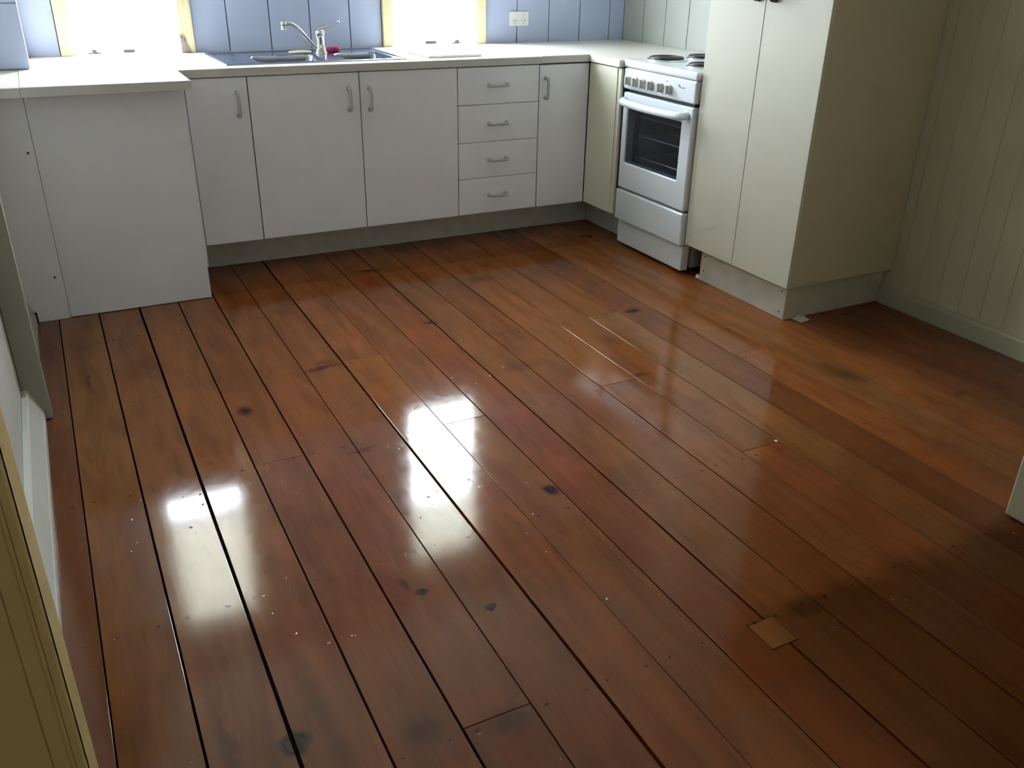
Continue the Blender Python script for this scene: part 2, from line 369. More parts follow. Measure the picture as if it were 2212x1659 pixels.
ROWC = {-3.335:(.150,.062,.030),-3.186:BRN,-3.04:BRN,-2.887:TAN,-2.735:RED,-2.589:BRN,-2.441:RED,-2.295:TAN,-2.148:ORA,-2.002:RED,-1.853:TAN,-1.703:RED,-1.554:ORA,-1.405:TAN,-1.256:ORA,-1.105:DRK,-.956:ORA,-.803:TAN,-.653:ORA,-.505:RED,-.353:DRK,-.204:DRK,-.055:DRK}
def plank(poly, colr, z=0.0):
    b = B().prism(poly, -.022, z)
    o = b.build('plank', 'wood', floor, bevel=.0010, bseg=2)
    o.color = tuple(min(1, x*random.uniform(.93, 1.07)) for x in colr) + (1,)
    return o
for x0, x1 in zip(EX[:-1], EX[1:]):
    g0, g1 = GAP.get(x0, .002)/2, GAP.get(x1, .002)/2
    ys = [.11] + sorted(JO.get(x0, []), reverse=True) + [-7.04]
    for i, (ya, yb) in enumerate(zip(ys[:-1], ys[1:])):
        colr = ROWC.get(x0, BRN)
        if i == 1:
            colr = {RED:BRN, ORA:TAN, TAN:ORA, BRN:DRK, DRK:RED}.get(colr, BRN)
            if x0 == -1.405: colr = ORA
            if x0 == -1.703: colr = RED
        A, Bx, t, bt = x0+g0, x1-g1, ya-(.0006 if i else 0), yb+.0006
        z = random.uniform(-.0003, .0003)
        py0, py1 = -3.5700, -3.4860        # the square inlaid patch notches these two boards
        if x0 == -2.002 and bt < py0 and t > py1:
            poly = [(A,bt),(Bx,bt),(Bx,py0),(-1.903,py0),(-1.903,py1),(Bx,py1),(Bx,t),(A,t)]
        elif x0 == -1.853 and bt < py0 and t > py1:
            poly = [(A,bt),(Bx,bt),(Bx,t),(A,t),(A,py1),(-1.829,py1),(-1.829,py0),(A,py0)]
        else: poly = [(A,bt),(Bx,bt),(Bx,t),(A,t)]
        plank(poly, colr, z)
p = B().prism([(-1.9012,-3.5680),(-1.8315,-3.5672),(-1.8305,-3.4882),(-1.9005,-3.4878)], -.022, .0012).build('patch', 'wood', floor, bevel=.001)
p.color = (.36,.165,.06,1); p['label'] = 'small square lighter board patch let into the floor'

# ------------------------------------------------------------------ shell
def wall_cells(name, m, xs, ys, fill, t0, t1, axis, label):
    return struct(B().cells(xs, ys, fill, t0, t1, axis).build(name, m), label, 'wall')
W1 = (-2.915, -2.448, .884, 2.44); W2 = (-1.425, -.936, .884, 2.44)
wb = wall_cells('wall_back', 'grout', [-3.95, W1[0], W1[1], W2[0], W2[1], .12], [-.06, .884, 2.44, CEIL],
     lambda i, j: not (j == 1 and i in (1, 3)), .005, .06, 'Y', 'pale blue white panelled wall behind the sink')
def panels(parent, cuts, z0, z1, axis='Y', t0=0.0, t1=.006, m='tileboard', gap=.005, name='wall_panel'):
    for u0, u1 in zip(cuts[:-1], cuts[1:]):
        lo, hi = min(u0,u1)+gap/2, max(u0,u1)-gap/2
        b = B()
        if axis == 'Y': b.box(lo, hi, t0, t1, z0, z1)
        else: b.box(t0, t1, lo, hi, z0, z1)
        b.build(name, m, parent, bevel=.0015)
panels(wb, [-3.30, -2.970], .60, CEIL)
panels(wb, [-2.398, -2.236, -2.037, -1.840, -1.638, -1.471], .60, CEIL)
panels(wb, [-.892, -.695, -.496, -.297, -.097, .002], .60, CEIL)
panels(wb, [-2.970, -2.80, -2.60, -2.398], 2.512, CEIL); panels(wb, [-1.471, -1.28, -1.08, -.892], 2.512, CEIL)

wr = struct(B().box(.006, .12, -3.45, .005, -.06, CEIL).build('wall_right', 'grout'), 'dim pale olive grooved wall beside the pantry', 'wall')
panels(wr, [.0015, -.197, -.401, -.603, -.80, -1.0, -1.2, -1.4, -1.62], .60, CEIL, 'X', 0.0, .007, 'tileboard_side')
k = 0; ycur = -1.62
def vboard(parent, y0, y1, x_face, x_back, z0, z1, m):
    """one vee-jointed board: its long edges are chamfered"""
    s = 1 if x_back > x_face else -1
    ch = .0016
    lo, hi = min(y0,y1)+.0003, max(y0,y1)-.0003
    poly = [(x_face, lo+ch), (x_face+s*ch, lo), (x_back, lo), (x_back, hi), (x_face+s*ch, hi), (x_face, hi-ch)]
    B().prism(poly, z0, z1).build('wall_board', m, parent)
yy = [-1.6205] + [-1.624-.0976*i for i in range(20)]
yy = [y for y in yy if y > -3.44] + [-3.449]
for y0, y1 in zip(yy[:-1], yy[1:]):
    if abs(y0-y1) > .02: vboard(wr, y0, y1, 0.0, .008, .0, CEIL, 'wallpaint')
wl = struct(B().box(XL-.12, XL-.007, -3.45, .005, -.06, CEIL).build('wall_left', 'grout'), 'pale grooved wall along the left edge', 'wall')
y0 = -.003
while y0 > -3.44:
    y1 = max(y0-.0976, -3.449)
    if y0-y1 > .02: vboard(wl, y0, y1, XL, XL-.008, 0.0, CEIL, 'leftpaint')
    y0 = y1
ceil = struct(B().box(-3.95, .15, -7.05, .15, CEIL, CEIL+.1).build('ceiling', 'ceiling'), 'white ceiling above the kitchen', 'ceiling')
# stubs of the removed wall between the two rooms
wn = struct(B().box(-.984, .12, -3.556, -3.4515, .004, CEIL).build('wall_partition', 'olive_end', bevel=.006, bseg=3), 'cut end of a pale olive partition wall at the right edge', 'wall')
wn2 = struct(B().box(-3.95, -3.206, -3.556, -3.4515, .0, CEIL).build('wall_front', 'leftpaint'), 'stub wall beside the opening at left', 'wall')
# architrave of the opening: stepped yellow moulding
bt_ = B()
prof = [(-3.196,-3.556),(-3.196,-3.570),(-3.199,-3.578),(-3.207,-3.580),(-3.209,-3.576),(-3.2125,-3.576),(-3.2145,-3.581),(-3.232,-3.582),(-3.235,-3.578),(-3.30,-3.577),(-3.318,-3.574),(-3.320,-3.556)]
bt_.prism(prof, 0.0, 2.25)
struct(bt_.build('trim_1', 'yellow_dim'), 'cream yellow moulded door architrave at the lower left edge', 'door frame')
struct(B().box(-3.206, -3.196, -3.570, -3.4505, 0, 2.25).build('trim_2', 'yellow_dim'), 'cream yellow lining board of the opening at left', 'door frame')
# rear room
struct(B().cells([-3.95, FILLWIN[0], FILLWIN[1], .15], [-.06, FILLWIN[2], FILLWIN[3], CEIL], lambda i, j: not (i == 1 and j == 1), -7.15, -7.05, 'Y').build('wall_rear', 'rear'), 'wall of the room behind the viewer', 'wall')
struct(B().box(-3.2055, -.9845, -3.556, -3.4515, 2.08, CEIL).build('light_block_header', 'wallpaint'), 'unseen header added above the opening to block daylight', 'wall')  # added out of view to keep daylight from the rear room
struct(B().box(-4.05, -3.95, -7.05, -3.4515, -.06, CEIL).build('wall_rear_left', 'rear'), 'left wall of the room behind the viewer', 'wall')
struct(B().box(.15, .25, -7.05, -3.4515, -.06, CEIL).build('wall_rear_right', 'rear'), 'right wall of the room behind the viewer', 'wall')
# baseboards
bb = B().prism([(-3.305,0.0),(-3.258,0.0),(-3.258,.034),(-3.262,.040),(-3.287,.106),(-3.292,.112),(-3.305,.112)], -3.4510, -1.7855, 'Y')
struct(bb.build('baseboard_left', 'whitetrim'), 'white sloped baseboard along the left wall', 'baseboard')
struct(B().prism([(-3.305,0.0),(-3.262,0.0),(-3.262,.034),(-3.266,.040),(-3.287,.106),(-3.305,.112)], -1.716, -.905, 'Y').build('baseboard_left', 'trimpaint'), 'short dim baseboard piece behind the left post', 'baseboard')
bb = B().prism([(-.0005,.001),(-.018,.001),(-.018,.070),(-.014,.078),(-.0005,.080)], -3.4510, -2.1245, 'Y')
struct(bb.build('baseboard_right', 'trimpaint'), 'pale olive baseboard along the right wall', 'baseboard')
# post at left, boxed stub above the worktop
struct(B().box(-3.305, -3.238, -1.785, -1.717, .003, CEIL).build('trim_3', 'postpaint', bevel=.003), 'grey green timber post standing against the left wall', 'post')
al = struct(B().box(-3.300, -3.103, -.464, -.003, WT+.0015, CEIL).build('wall_alcove', 'tileboard'), 'pale blue white boxed wall corner standing on the worktop at top left', 'wall')
B().box(-3.300, -3.100, -.470, -.4645, WT+.006, 1.130).build('wall_panel', 'tileboard', al, bevel=.001)
B().box(-3.300, -3.100, -.470, -.4645, 1.134, CEIL-.002).build('wall_panel', 'tileboard', al, bevel=.001)
B().box(-3.1028, -3.100, -.464, -.003, WT+.006, CEIL-.002).build('corner_strip', 'whitepaint', al)
struct(B().box(-40, 40, .3, 80, -1.9, -1.8).build('ground', 'concrete'), 'bright ground outside the windows', 'ground')

# ------------------------------------------------------------------ windows
def window(name, W, ao, label, blind_z, lock_x, lift_x, lift_w):
    x0, x1, z0, z1 = W
    r = root(name, ((x0+x1)/2, .06, z0)); struct(r, label, 'window')
    b = B().box(x0, x0+.010, .006, .059, z0+.008, z1).box(x1-.010, x1, .006, .059, z0+.008, z1).box(x0, x1, .006, .059, z1-.01, z1)
    b.build('jamb', 'whitepaint', r)
    B().box(x0, x1, .002, .085, z0, z0+.0085).build('sill', 'whitepaint', r)
    fx0, fx1 = x0+.011, x1-.011
    s = B().cells([fx0, fx0+.016, fx1-.016, fx1], [z0+.010, z0+.028, 1.665, 1.695], lambda i, j: not (i == 1 and j == 1), .014, .035, 'Y')
    lo = s.build('sash', 'whitepaint', r, bevel=.002)
    B().box(fx0+.014, fx1-.014, .023, .026, z0+.026, 1.667).build('pane', 'glass', lo)
    s = B().cells([fx0, fx0+.016, fx1-.016, fx1], [1.665, 1.690, z1-.035, z1-.011], lambda i, j: not (i == 1 and j == 1), .037, .057, 'Y')
    up = s.build('sash', 'whitepaint', r, bevel=.002)
    B().box(fx0+.014, fx1-.014, .046, .049, 1.688, z1-.033).build('pane', 'glass', up)
    # architrave: moulded, three steps
    for sx, xi, xo in ((0, ao[1], ao[0]), (1, ao[2], ao[3])):
        d = 1 if xo > xi else -1; wd = abs(xo-xi)
        pr = [(xi,-.001),(xi,-.010),(xi+d*wd*.12,-.014),(xi+d*wd*.35,-.014),(xi+d*wd*.42,-.018),(xi+d*wd*.70,-.018),(xi+d*wd*.78,-.022),(xo,-.022),(xo,-.001)]
        ar = B().prism(pr, WT+.0012, z1+.07).build('architrave', 'yellow', r)
        if sx == 1 and name == 'window_1':
            poly = [(-2.4605,WT+.002),(-2.4605,.975),(-2.452,.952),(-2.446,.966),(-2.440,.958),(-2.436,.935),(-2.429,.918),(-2.424,.905),(-2.418,WT+.002)]
            B().prism(poly, -.0242, -.012, 'Y').build('bare_patch', 'bare', ar)
    B().box(ao[0], ao[3], -.022, -.001, z1+.0705, z1+.135).build('architrave', 'yellow', r, bevel=.003)
    # hardware on the bottom rail
    B().box(lock_x-.026, lock_x+.026, .004, .0135, z0+.0105, z0+.0135).box(lock_x-.008, lock_x+.008, -.001, .0135, z0+.0135, z0+.030).build('sash_lock', 'darkmetal', r, bevel=.001)
    B().box(lift_x-lift_w/2, lift_x+lift_w/2, .000, .0135, z0+.0235, z0+.0275).box(lift_x-lift_w/2, lift_x+lift_w/2, .0095, .0135, z0+.0135, z0+.0235).build('sash_lift', 'darkmetal', r, bevel=.001)
    # roller blind, drawn down over the upper part
    bl = B().box(x0+.014, x1-.014, .0040, .0050, blind_z, z1-.05).build('roller_blind', 'blind', r)
    B().tube([(x0+.012,-.007,z1-.04),(x1-.012,-.007,z1-.04)], .011, 14).build('blind_roll', 'blind', bl)
    B().box(x0+.014, x1-.014, .0005, .0085, blind_z-.022, blind_z).build('bottom_rail', 'whitepaint', bl, bevel=.002)
    return r
window('window_1', W1, (-2.969,-2.905,-2.460,-2.399), 'overexposed sash window left of the sink with yellow frame and flaked corner', 1.66, -2.832, -2.685, .045)
window('window_2', W2, (-1.470,-1.414,-.948,-.893), 'overexposed sash window right of the sink with yellow frame', 1.98, -1.050, -1.198, .060)

r3 = root('fill_window', ((FILLWIN[0]+FILLWIN[1])/2, -7.05, FILLWIN[2])); struct(r3, 'unseen curtained window added behind the viewer as fill light', 'window')
cb = B(); pts = []
nf = 60
for i in range(nf+1):
    pts.append((FILLWIN[0]-.08+(FILLWIN[1]-FILLWIN[0]+.16)*i/nf, -7.015+.016*math.sin(i*1.3)))
cb.add([(x, y, FILLWIN[2]-.1) for x, y in pts]+[(x, y, FILLWIN[3]+.08) for x, y in pts], [(i, i+1, nf+2+i, nf+1+i) for i in range(nf)], True)
cb.build('fill_curtain', 'fill_curtain', r3)  # cloth added to spread and dim the fill light

# ------------------------------------------------------------------ handles
def bar_handle(o, length, vertical, normal, off=.030, r=.0070):
    """a round D handle: two feet and a bowed bar; returns mesh data around o"""
    n = Vector(normal); ax = Vector((0,0,1)) if vertical else (Vector((1,0,0)) if abs(n.y) > .5 else Vector((0,1,0)))
    o = Vector(o); h = length/2
    pts = [o-ax*h*.92, o-ax*h*.96+n*off*.45, o-ax*h*.86+n*off*.85, o-ax*h*.62+n*off, o, ][:]
    pts = pts[:4] + [o+n*off*1.03] + [o+ax*h*.62+n*off, o+ax*h*.86+n*off*.85, o+ax*h*.96+n*off*.45, o+ax*h*.92]
    b = B().tube(smooth_path(pts, 4), r, 10)
    for s in (-1, 1): b.tube([o+ax*s*h*.92-n*.0004, o+ax*s*h*.92+n*.004], r*1.45, 10)
    return b
YD = -.662; XD = -.6246; KZ = .156; DT = .018; DTOP = WT-.0345
def front_y(parent, x0, x1, z0, z1, name, handle=None, vertical=True):
    d = B().box(x0+.0022, x1-.0022, YD, YD+DT, z0, z1).build(name, 'laminate', parent, bevel=.0015)
    if handle: bar_handle((handle[0], YD, handle[1]), .100, vertical, (0,-1,0)).build('handle', 'handle', d)
    return d
def carcass(parent, x0, x1, y0, y1, z0, z1):
    B().box(x0, x1, y0, y1, z0, z1).build('body', 'grout', parent)

DL, J0, J1, J2, J3 = -2.560, -2.3063, -1.8194, -1.3449, -.9111
gap_t = .003
t = thing('base_cupboard', 'single door cream cupboard between the deep left unit and the sink doors', 'cupboard', ((DL+J0)/2, -.4, KZ), 'base cupboards under the back worktop')
carcass(t, DL+.004, J0-.001, YD+DT+.001, -.30, KZ+.002, DTOP-.002)
front_y(t, DL, J0, KZ, DTOP-gap_t, 'door', (-2.353, .745))
t = thing('sink_cupboard', 'double door cream cupboard under the sink', 'cupboard', ((J0+J2)/2, -.4, KZ), 'base cupboards under the back worktop')
b = B().box(J0+.001, J0+.017, YD+DT+.001, -.03, KZ+.002, DTOP-.002).box(J2-.017, J2-.001, YD+DT+.001, -.03, KZ+.002, DTOP-.002).box(J0+.017, J2-.017, YD+DT+.001, -.03, KZ+.002, KZ+.02)
b.box(J0+.017, J2-.017, -.034, -.03, KZ+.02, DTOP-.002); b.build('body', 'grout', t)
front_y(t, J0, J1, KZ, DTOP-gap_t, 'door', (-1.872, .742))
front_y(t, J1, J2, KZ, DTOP-gap_t, 'door', (-1.776, .738))
t = thing('drawer_unit', 'stack of four cream drawers with horizontal bar handles', 'drawers', ((J2+J3)/2, -.4, KZ))
carcass(t, J2+.001, J3-.001, YD+DT+.001, -.05, KZ+.002, DTOP-.002)
dz = [KZ, .3335, .507, .6825, DTOP-gap_t]
for i in range(4):
    front_y(t, J2, J3, dz[i]+.0012, dz[i+1]-.0012, 'drawer', (-1.135, [.246,.420,.592,.769][i]), False)
t = thing('base_cupboard', 'narrow cream cupboard with one door between the drawers and the corner', 'cupboard', ((J3+XD)/2, -.4, KZ), 'base cupboards under the back worktop')
carcass(t, J3+.001, XD-.001, YD+DT+.001, -.05, KZ+.002, DTOP-.002)
front_y(t, J3+.001, XD-.003, KZ, DTOP-.006, 'door', (-.876, .743))
SY0, SY1 = -.940, -1.488         # stove
t = thing('corner_cupboard', 'plain narrow cream panel cupboard between the corner and the white stove', 'cupboard', (-.3, -.8, KZ))
carcass(t, XD+DT+.001, -.05, SY0+.004, YD+.02, KZ+.002, DTOP-.002)
B().box(XD, XD+DT, SY0+.030, YD+.001, KZ, DTOP-gap_t).build('door', 'laminate_corner', t, bevel=.0015)
B().box(XD+.004, XD+DT, SY0+.003, SY0+.028, KZ, DTOP-gap_t).build('filler_strip', 'laminate_corner', t, bevel=.001)
# deep cabinet at left
LY = -.8955
t = thing('deep_end_cabinet', 'deep cream cabinet with a plain front panel at the left end of the worktop', 'cabinet', (-2.93, -.6, 0))
B().box(-3.235, -2.620, LY+.0165, -.32, .004, WT-.040).build('body', 'laminate', t)
B().box(-3.1405, -2.5975, LY, LY+.016, .003, WT-.0405).build('front_panel', 'laminate', t, bevel=.001)
fp = B().prism([(-3.257,.001),(-3.142,.001),(-3.142,WT-.0405),(-3.303,WT-.0405),(-3.303,.042),(-3.257,.042)], LY-.0045, LY+.0115, 'Y').build('filler_panel', 'laminate', t, bevel=.001)
for x, z in ((-3.164,.651),(-3.168,.175)):
    B().lathe([(.0044,-.0012),(.0044,.0),(.002,.0)], (x, LY-.0045, z), 10, 'Y').build('screw', 'screw', fp)
B().box(-2.6055, -2.5605, YD-.002, YD+.016, .060, WT-.0350).build('filler_strip', 'laminate', t, bevel=.001)
B().box(-2.619, -2.606, LY+.017, -.35, .035, WT-.041).build('side_panel', 'laminate', t)

# kickboards
KY = -.4956; KX = -.4994
t = tag(B().box(-2.602, KX, KY, KY+.016, .001, KZ-.003).build('kickboard', 'kick', bevel=.001), 'long dim grey green kickboard under the back cupboards', 'kickboard', 'kickboards')
t = tag(B().box(KX, KX+.016, SY0+.02, KY-.0005, .001, KZ-.003).build('kickboard', 'kick', bevel=.001), 'short grey green kickboard between the corner and the stove', 'kickboard', 'kickboards')

# ------------------------------------------------------------------ worktops
YC, XC, YLC = -.6665, -.632, -.9945
SX0, SX1, SKY0, SKY1 = -2.372, -1.560, -.590, -.085      # sink cut-out
xs = [-3.1445, -2.577, SX0+.012, SX1-.012, -.9045]; ys = [YLC, YC, SKY0+.012, SKY1-.012, -.0045]
wt = B().cells(xs, ys, lambda i, j: (j > 0 or i == 0) and not (i == 2 and j == 2), WT-.034, WT, 'Z').build('worktop', 'worktop', bevel=.003)
tag(wt, 'long cream laminate worktop around the sink, stepping deeper at left', 'worktop', 'worktops')
eb = B().box(-3.1440, -2.5755, YLC-.0016, YLC-.0001, WT-.0335, WT-.0022).box(-2.5769, -2.5755, YLC, YC-.0017, WT-.0335, WT-.0022).box(-2.5754, -.9050, YC-.0016, YC-.0001, WT-.0335, WT-.0022)
eb.build('edge_strip', 'edging', wt)
# the corner piece sits a little prouder
xs = [-.9035, XC, -.0045]; ys = [SY0+.008, YC, -.0045]
wt2 = B().cells(xs, ys, lambda i, j: not (i == 0 and j == 0), WT-.034+.0012, WT+.0012, 'Z').build('worktop', 'worktop', bevel=.003)
B().box(-.9030, XC-.0001, YC-.0016, YC-.0001, WT-.0323, WT-.0010).build('edge_strip', 'edging', wt2)
tag(wt2, 'cream laminate corner worktop left of the stove', 'worktop', 'worktops')
wt3 = B().box(-3.300, -3.1452, YLC, -.0045, WT-.034-.0005, WT-.0005).build('worktop', 'worktop', bevel=.003)
B().box(-3.2995, -3.1457, YLC-.0016, YLC-.0001, WT-.0340, WT-.0027).build('edge_strip', 'edging', wt3)
tag(wt3, 'narrow cream worktop piece against the left wall', 'worktop', 'worktops')
# white board lying on the worktop
tag(B().box(-1.455, -1.185, -.585, -.30, WT+.0008, WT+.0118).build('chopping_board', 'plastic', bevel=.0006), 'thin flat white board with dark front edge lying on the worktop right of the sink', 'board')

# ------------------------------------------------------------------ sink
t = thing('sink', 'stainless steel sink with two bowls set in the worktop', 'sink', ((SX0+SX1)/2, (SKY0+SKY1)/2, WT))
bowls = [(-2.215, -1.918, -.535, -.265, .155), (-1.822, -1.605, -.535, -.265, .13)]
def sdf(x, y, b, rad=.045):
    cx, cy = (b[0]+b[1])/2, (b[2]+b[3])/2; hx, hy = (b[1]-b[0])/2-rad, (b[3]-b[2])/2-rad
    qx, qy = abs(x-cx)-hx, abs(y-cy)-hy
    return math.hypot(max(qx,0), max(qy,0)) + min(max(qx,qy),0) - rad
def sz(x, y):
    e = min(x-SX0, SX1-x, y-SKY0, SKY1-y)
    z = .0065 if e > .002 else .0012
    if e > .014: z = .0025
    if -2.345 < x < -2.245 and -.55 < y < -.12: z += -.002 + .0013*math.sin((x+2.345)/.1*2*PI*5)
    for b in bowls:
        d = sdf(x, y, b)
        if d < 0:
            k = min(1, -d/.050); s_ = 1-(1-k)**2.2
            z = .0015 - b[4]*s_
    return WT+z
nx, ny = 150, 96
gx = [SX0+(SX1-SX0)*i/nx for i in range(nx+1)]; gy = [SKY0+(SKY1-SKY0)*j/ny for j in range(ny+1)]
b = B(); vs = [(x, y, sz(x,y)) for y in gy for x in gx]
b.add(vs, [(j*(nx+1)+i, j*(nx+1)+i+1, (j+1)*(nx+1)+i+1, (j+1)*(nx+1)+i) for j in range(ny) for i in range(nx)], True)
b.build('basin', 'steel', t)
for bo in bowls:
    B().lathe([(.036,0),(.036,.003),(.030,.004),(.024,.001),(.0,.001)], ((bo[0]+bo[1])/2, (bo[2]+bo[3])/2, WT+.0022-bo[4]), 20).build('waste', 'chrome', t)
# tap
TX, TY = -1.868, -.255
t = thing('mixer_tap', 'chrome mixer tap with swan spout and lever standing behind the sink bowls', 'tap', (TX, TY, WT+.002))
z0 = WT+.0022
B().lathe([(.028,0),(.028,.006),(.0235,.010),(.0215,.03),(.0205,.07),(.021,.085),(.022,.088),(.022,.098),(.018,.104),(.008,.107)], (TX,TY,z0), 28).build('tap_body', 'chrome', t)
sp = smooth_path([(TX-.012,TY-.004,z0+.022),(TX-.050,TY-.008,z0+.056),(TX-.085,TY-.012,z0+.094),(TX-.113,TY-.015,z0+.121),(TX-.137,TY-.018,z0+.133),(TX-.160,TY-.020,z0+.134)], 5)
so = B().tube(sp, .0088, 14).build('spout', 'chrome', t)
B().lathe([(.0125,0),(.0125,.015),(.0115,.0155),(.0115,.0165),(.0125,.017),(.0125,.031),(.011,.033)], (TX-.170,TY-.021,z0+.110), 22).build('aerator', 'chrome', so)
le = B().tube([(TX-.014,TY,z0+.1075),(TX+.020,TY,z0+.112),(TX+.055,TY,z0+.122),(TX+.092,TY,z0+.136)], [.010,.0095,.0055,.0038], 12, flat=.6)
le.lathe([(.001,-.006),(.0055,-.003),(.006,0),(.0055,.003),(.001,.006)], (TX+.094,TY,z0+.137), 12)
le.build('lever', 'chrome', t)
sp = B().lathe([(.024,0),(.031,.004),(.033,.012),(.031,.020),(.022,.024)], (-1.792,-.205,WT+.0036), 22)
sp.v = [((x+1.792)*1.05-1.792, (y+.205)*.7-.205, z) for x, y, z in sp.v]
tag(sp.build('sponge', 'pink'), 'small magenta sponge on the sink ledge right of the tap', 'sponge')
sp = B().lathe([(.050,0),(.056,.003),(.054,.007),(.03,.010)], (-1.955,-.205,WT+.0036), 22)
sp.v = [(x, (y+.205)*.62-.205, z) for x, y, z in sp.v]
tag(sp.build('scouring_pad', 'pad'), 'flat pale cream pad on the sink ledge left of the tap', 'pad')

# ------------------------------------------------------------------ power outlet
t = thing('power_outlet', 'white double power outlet on the wall right of the second window', 'outlet', (-.687, 0, 1.013))
pl = B().box(-.745, -.629, -.0115, -.0006, .9765, 1.0495).build('plate', 'plastic', t, bevel=.004, bseg=3)
for x in (-.7135, -.6605):
    B().box(x-.0075, x+.0075, -.0150, -.0116, 1.023, 1.037).build('switch', 'plastic', t, bevel=.002)
    for dx, dz_, ro in ((-.0075,.004,.5),(.0075,.004,-.5),(0,-.011,0)):
        ca, sa = math.cos(ro), math.sin(ro); q = []
        for u, v in ((-.0012,-.0045),(.0012,-.0045),(.0012,.0045),(-.0012,.0045)):
            q.append((x+dx+u*ca-v*sa, 1.000+dz_+u*sa+v*ca))
        B().prism(q, -.0122, -.0112, 'Y').build('socket_slot', 'slot', t)

# ------------------------------------------------------------------ stove
SXF = -.6105
t = thing('stove', 'white freestanding electric stove with black glass oven window', 'stove', (-.32, (SY0+SY1)/2, 0))
yl, yr = SY0-.003, SY1-.0035       # left and right sides (y falls to the right)
body = B().box(SXF+.075, -.03, yr+.004, yr+.020, .028, .86).box(SXF+.075, -.03, yl-.020, yl-.004, .028, .86)
body.box(-.05, -.03, yr+.02, yl-.02, .028, .86).box(SXF+.075, -.05, yr+.02, yl-.02, .028, .16).box(SXF+.075, -.05, yr+.02, yl-.02, .76, .86)
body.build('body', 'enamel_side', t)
# oven cavity with racks
oc = B().box(-.14, -.13, yr+.05, yl-.05, .30, .74).box(SXF+.08, -.13, yr+.04, yr+.05, .30, .74).box(SXF+.08, -.13, yl-.05, yl-.04, .30, .74).box(SXF+.08, -.13, yr+.05, yl-.05, .29, .30).box(SXF+.08, -.13, yr+.05, yl-.05, .74, .75)
oc = oc.build('oven_cavity', 'ovenwall', t)
for zz in (.450, .552, .640):
    rk = B()
    for xx in (SXF+.071, SXF+.25, SXF+.42): rk.tube([(xx, -1.405, zz), (xx, -1.000, zz)], .0042, 8)
    for i in range(12):
        y = -1.40 + i*.395/11; rk.tube([(SXF+.071, y, zz), (SXF+.42, y, zz)], .0012, 5)
    rk.build('oven_rack', 'ovenrack', oc)
# hob
B().box(SXF-.002, -.03, yr-.004, yl+.006, .862, .8975).build('hob', 'enamel', t, bevel=.012, bseg=4)
# control panel
cp = B().box(SXF, SXF+.09, yr, yl, .766, .8605).build('control_panel', 'enamel', t, bevel=.010, bseg=4)
for y in (-.991, -1.048, -1.108, -1.168, -1.244, -1.308):
    kb = B().lathe([(.0215,0),(.0215,-.004),(.0185,-.006),(.0175,-.016),(.016,-.018)], (SXF, y, .806), 24, 'X')
    kb.box(SXF-.026, SXF-.016, y-.0055, y+.0055, .788, .824)
    kb.build('knob', 'knob', cp, bevel=.0)
B().lathe([(.0026,0),(.0026,-.0012),(.001,-.0016)], (SXF, -1.285, .838), 10, 'X').build('indicator_light', 'black', cp)
# small script mark at the right of the panel
mk = smooth_path([(SXF-.0006,-1.385,.824),(SXF-.0006,-1.378,.832),(SXF-.0006,-1.370,.834),(SXF-.0006,-1.376,.826),(SXF-.0006,-1.390,.8225),(SXF-.0006,-1.402,.824),(SXF-.0006,-1.408,.8265),(SXF-.0006,-1.414,.8235)], 4)
B().tube(mk, .0011, 5).build('script_mark', 'slot', cp)
B().box(SXF+.012, SXF+.09, yr+.012, yl-.03, .7535, .7655).build('vent_gap', 'black', t)
# oven door: frame, glass, handle
ds = [yr+.004, -1.411, -.994, yl-.010]; dzz = [.300, .428, .681, .752]
dr = B().cells(ds, dzz, lambda i, j: not (i == 1 and j == 1), SXF, SXF+.05, 'X').build('oven_door', 'enamel', t, bevel=.008, bseg=3)
B().box(SXF+.004, SXF+.010, -1.412, -.993, .427, .682).build('oven_window', 'ovenglass', dr)
B().cells(ds, dzz, lambda i, j: not (i == 1 and j == 1), SXF+.0505, SXF+.064, 'X').build('door_seal', 'black', dr)
hy0, hy1, hz = -.968, -1.452, .712
hp = smooth_path([(SXF,hy0,hz+.004),(SXF-.018,hy0-.006,hz+.002),(SXF-.034,hy0-.035,hz),(SXF-.042,hy0-.12,hz-.002),(SXF-.045,(hy0+hy1)/2,hz-.003),(SXF-.042,hy1+.12,hz-.002),(SXF-.034,hy1+.035,hz),(SXF-.018,hy1+.006,hz+.002),(SXF,hy1,hz+.004)], 5)
B().tube(hp, .0145, 14, flat=1.25).build('handle', 'enamel', dr)
# storage drawer and plinth
B().box(SXF-.004, SXF+.06, yr+.001, yl-.003, .140, .2915).build('drawer', 'enamel', t, bevel=.009, bseg=3)
B().box(SXF+.018, SXF+.06, yr+.003, yl-.012, .020, .139).build('plinth', 'enamel', t, bevel=.004)
for y in (yl-.05, yr+.05):
    for x in (SXF+.07, -.09):
        B().lathe([(.018,0.001),(.020,.004),(.014,.012),(.010,.028)], (x, y, 0), 12).build('foot', 'black', t)
# hotplates
for x, y, R in ((-.457,-1.060,.082), (-.245,-1.062,.072), (-.462,-1.345,.070), (-.245,-1.340,.082)):
    hpz = .8975
    hpn = B().lathe([(R+.008,0),(R+.010,.003),(R+.006,.008),(R,.007),(R-.004,.004),(.005,.003)], (x, y, hpz), 36).build('spill_ring', 'chrome', t)
    h = B()
    h.lathe([(R-.003,.006),(R-.001,.012),(R-.004,.0155),(.030,.0150),(.027,.0135),(.004,.0135)], (x, y, hpz), 36)
    for k in range(1, 4): h.ring((x, y, hpz+.0150), .03+(R-.036)*k/3.2, .0022, 30, 6)
    h.build('hotplate', 'black', t)

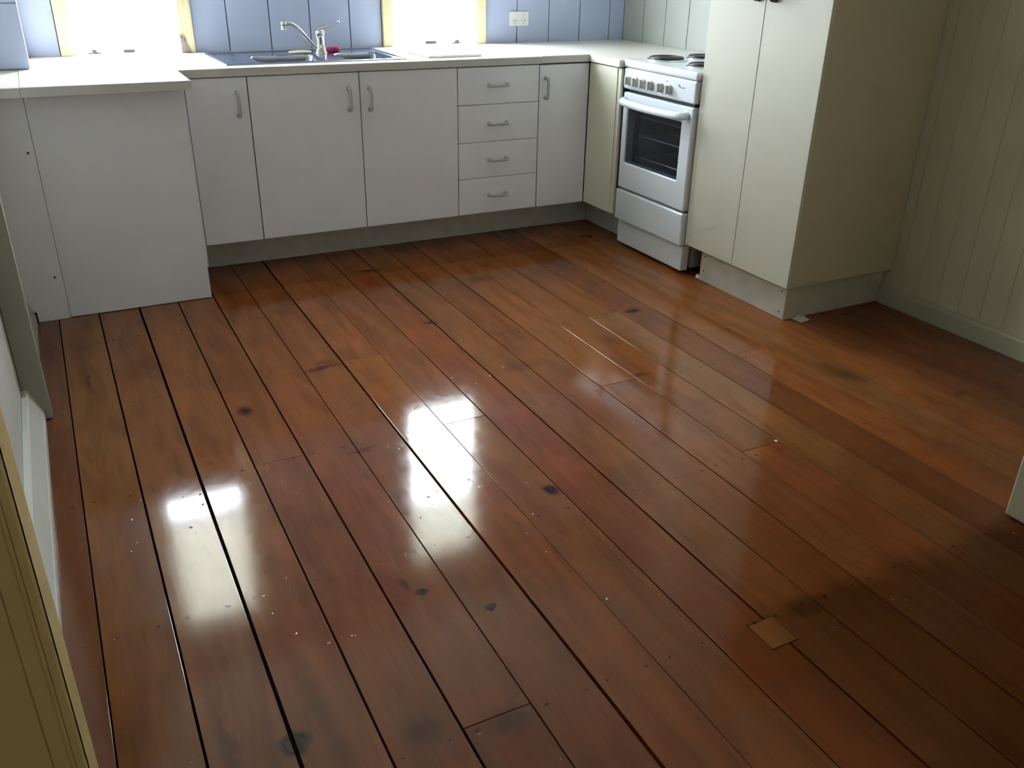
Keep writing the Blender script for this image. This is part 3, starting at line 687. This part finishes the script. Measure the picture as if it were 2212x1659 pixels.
# ------------------------------------------------------------------ pantry
XP = -.5904; P0, P1, P2, PZ, PT = -1.4995, -1.8261, -2.1628, .1535, 2.20
t = thing('pantry_cupboard', 'tall cream two door pantry cupboard right of the stove', 'pantry', (-.3, (P0+P2)/2, 0))
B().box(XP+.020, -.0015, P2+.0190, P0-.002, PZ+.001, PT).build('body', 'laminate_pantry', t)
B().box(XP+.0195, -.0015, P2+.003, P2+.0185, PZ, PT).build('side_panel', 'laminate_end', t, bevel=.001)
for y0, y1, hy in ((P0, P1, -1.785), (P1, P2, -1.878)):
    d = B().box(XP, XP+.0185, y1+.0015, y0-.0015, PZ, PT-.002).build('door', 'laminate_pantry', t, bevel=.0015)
    bar_handle((XP, hy, 1.2415), .100, True, (-1,0,0)).build('handle', 'darkmetal', d)
pk = B().box(-.5466, -.5306, -2.1231, -1.575, .001, PZ-.002).box(-.5306, -.0205, -2.1231, -2.107, .001, PZ-.002).box(-.0205, -.0015, -2.1231, -2.107, .001, PZ-.002)
pk = pk.build('plinth', 'kick', t, bevel=.001)
for y, z in ((-1.60,.118),(-1.60,.05),(-2.095,.118),(-2.095,.03)):
    B().lathe([(.0035,0),(.0035,-.001),(.001,-.0012)], (-.5466, y, z), 8, 'X').build('screw', 'screw', pk)

# ------------------------------------------------------------------ small things on the floor
cx, cy = -.472, -2.148
b = B(); q = []
for u, v in ((-.027,-.027),(.027,-.027),(.027,.027),(-.027,.027)):
    q.append((cx+u*math.cos(.12)-v*math.sin(.12), cy+u*math.sin(.12)+v*math.cos(.12)))
t = thing('floor_bait_disc', 'small square white plastic disc lying on the floor by the pantry corner', 'plastic disc', (cx, cy, 0))
B().prism(q, .0008, .005).build('base', 'dullplastic', t, bevel=.001)
B().lathe([(.022,0),(.022,.004),(.020,.009),(.013,.011),(.010,.0095),(.002,.0095)], (cx, cy, .005), 26).build('dome', 'dullplastic', t)
b = B(); rng = random.Random(3); n = 9
vs = []; 
for i in range(n):
    an = 2*PI*i/n; r = .014*rng.uniform(.6,1.2)
    vs += [(-.53+r*math.cos(an), -1.545+r*1.3*math.sin(an), .0012), (-.53+r*.6*math.cos(an), -1.545+r*.8*math.sin(an), .008+rng.uniform(0,.008))]
fs = [(2*i, 2*((i+1)%n), 2*((i+1)%n)+1, 2*i+1) for i in range(n)] + [tuple(2*i for i in range(n))[::-1], tuple(2*i+1 for i in range(n))]
tag(b.add(vs, fs).build('paper_scrap', 'plastic'), 'crumpled white scrap on the floor between stove and pantry', 'scrap')
b = B().prism([(-1.272,-2.880),(-1.265,-2.885),(-1.262,-2.877),(-1.268,-2.873)], .0009, .0025)
tag(b.build('paint_chip', 'plastic'), 'tiny white paint chip on the floor boards', 'paint chip')
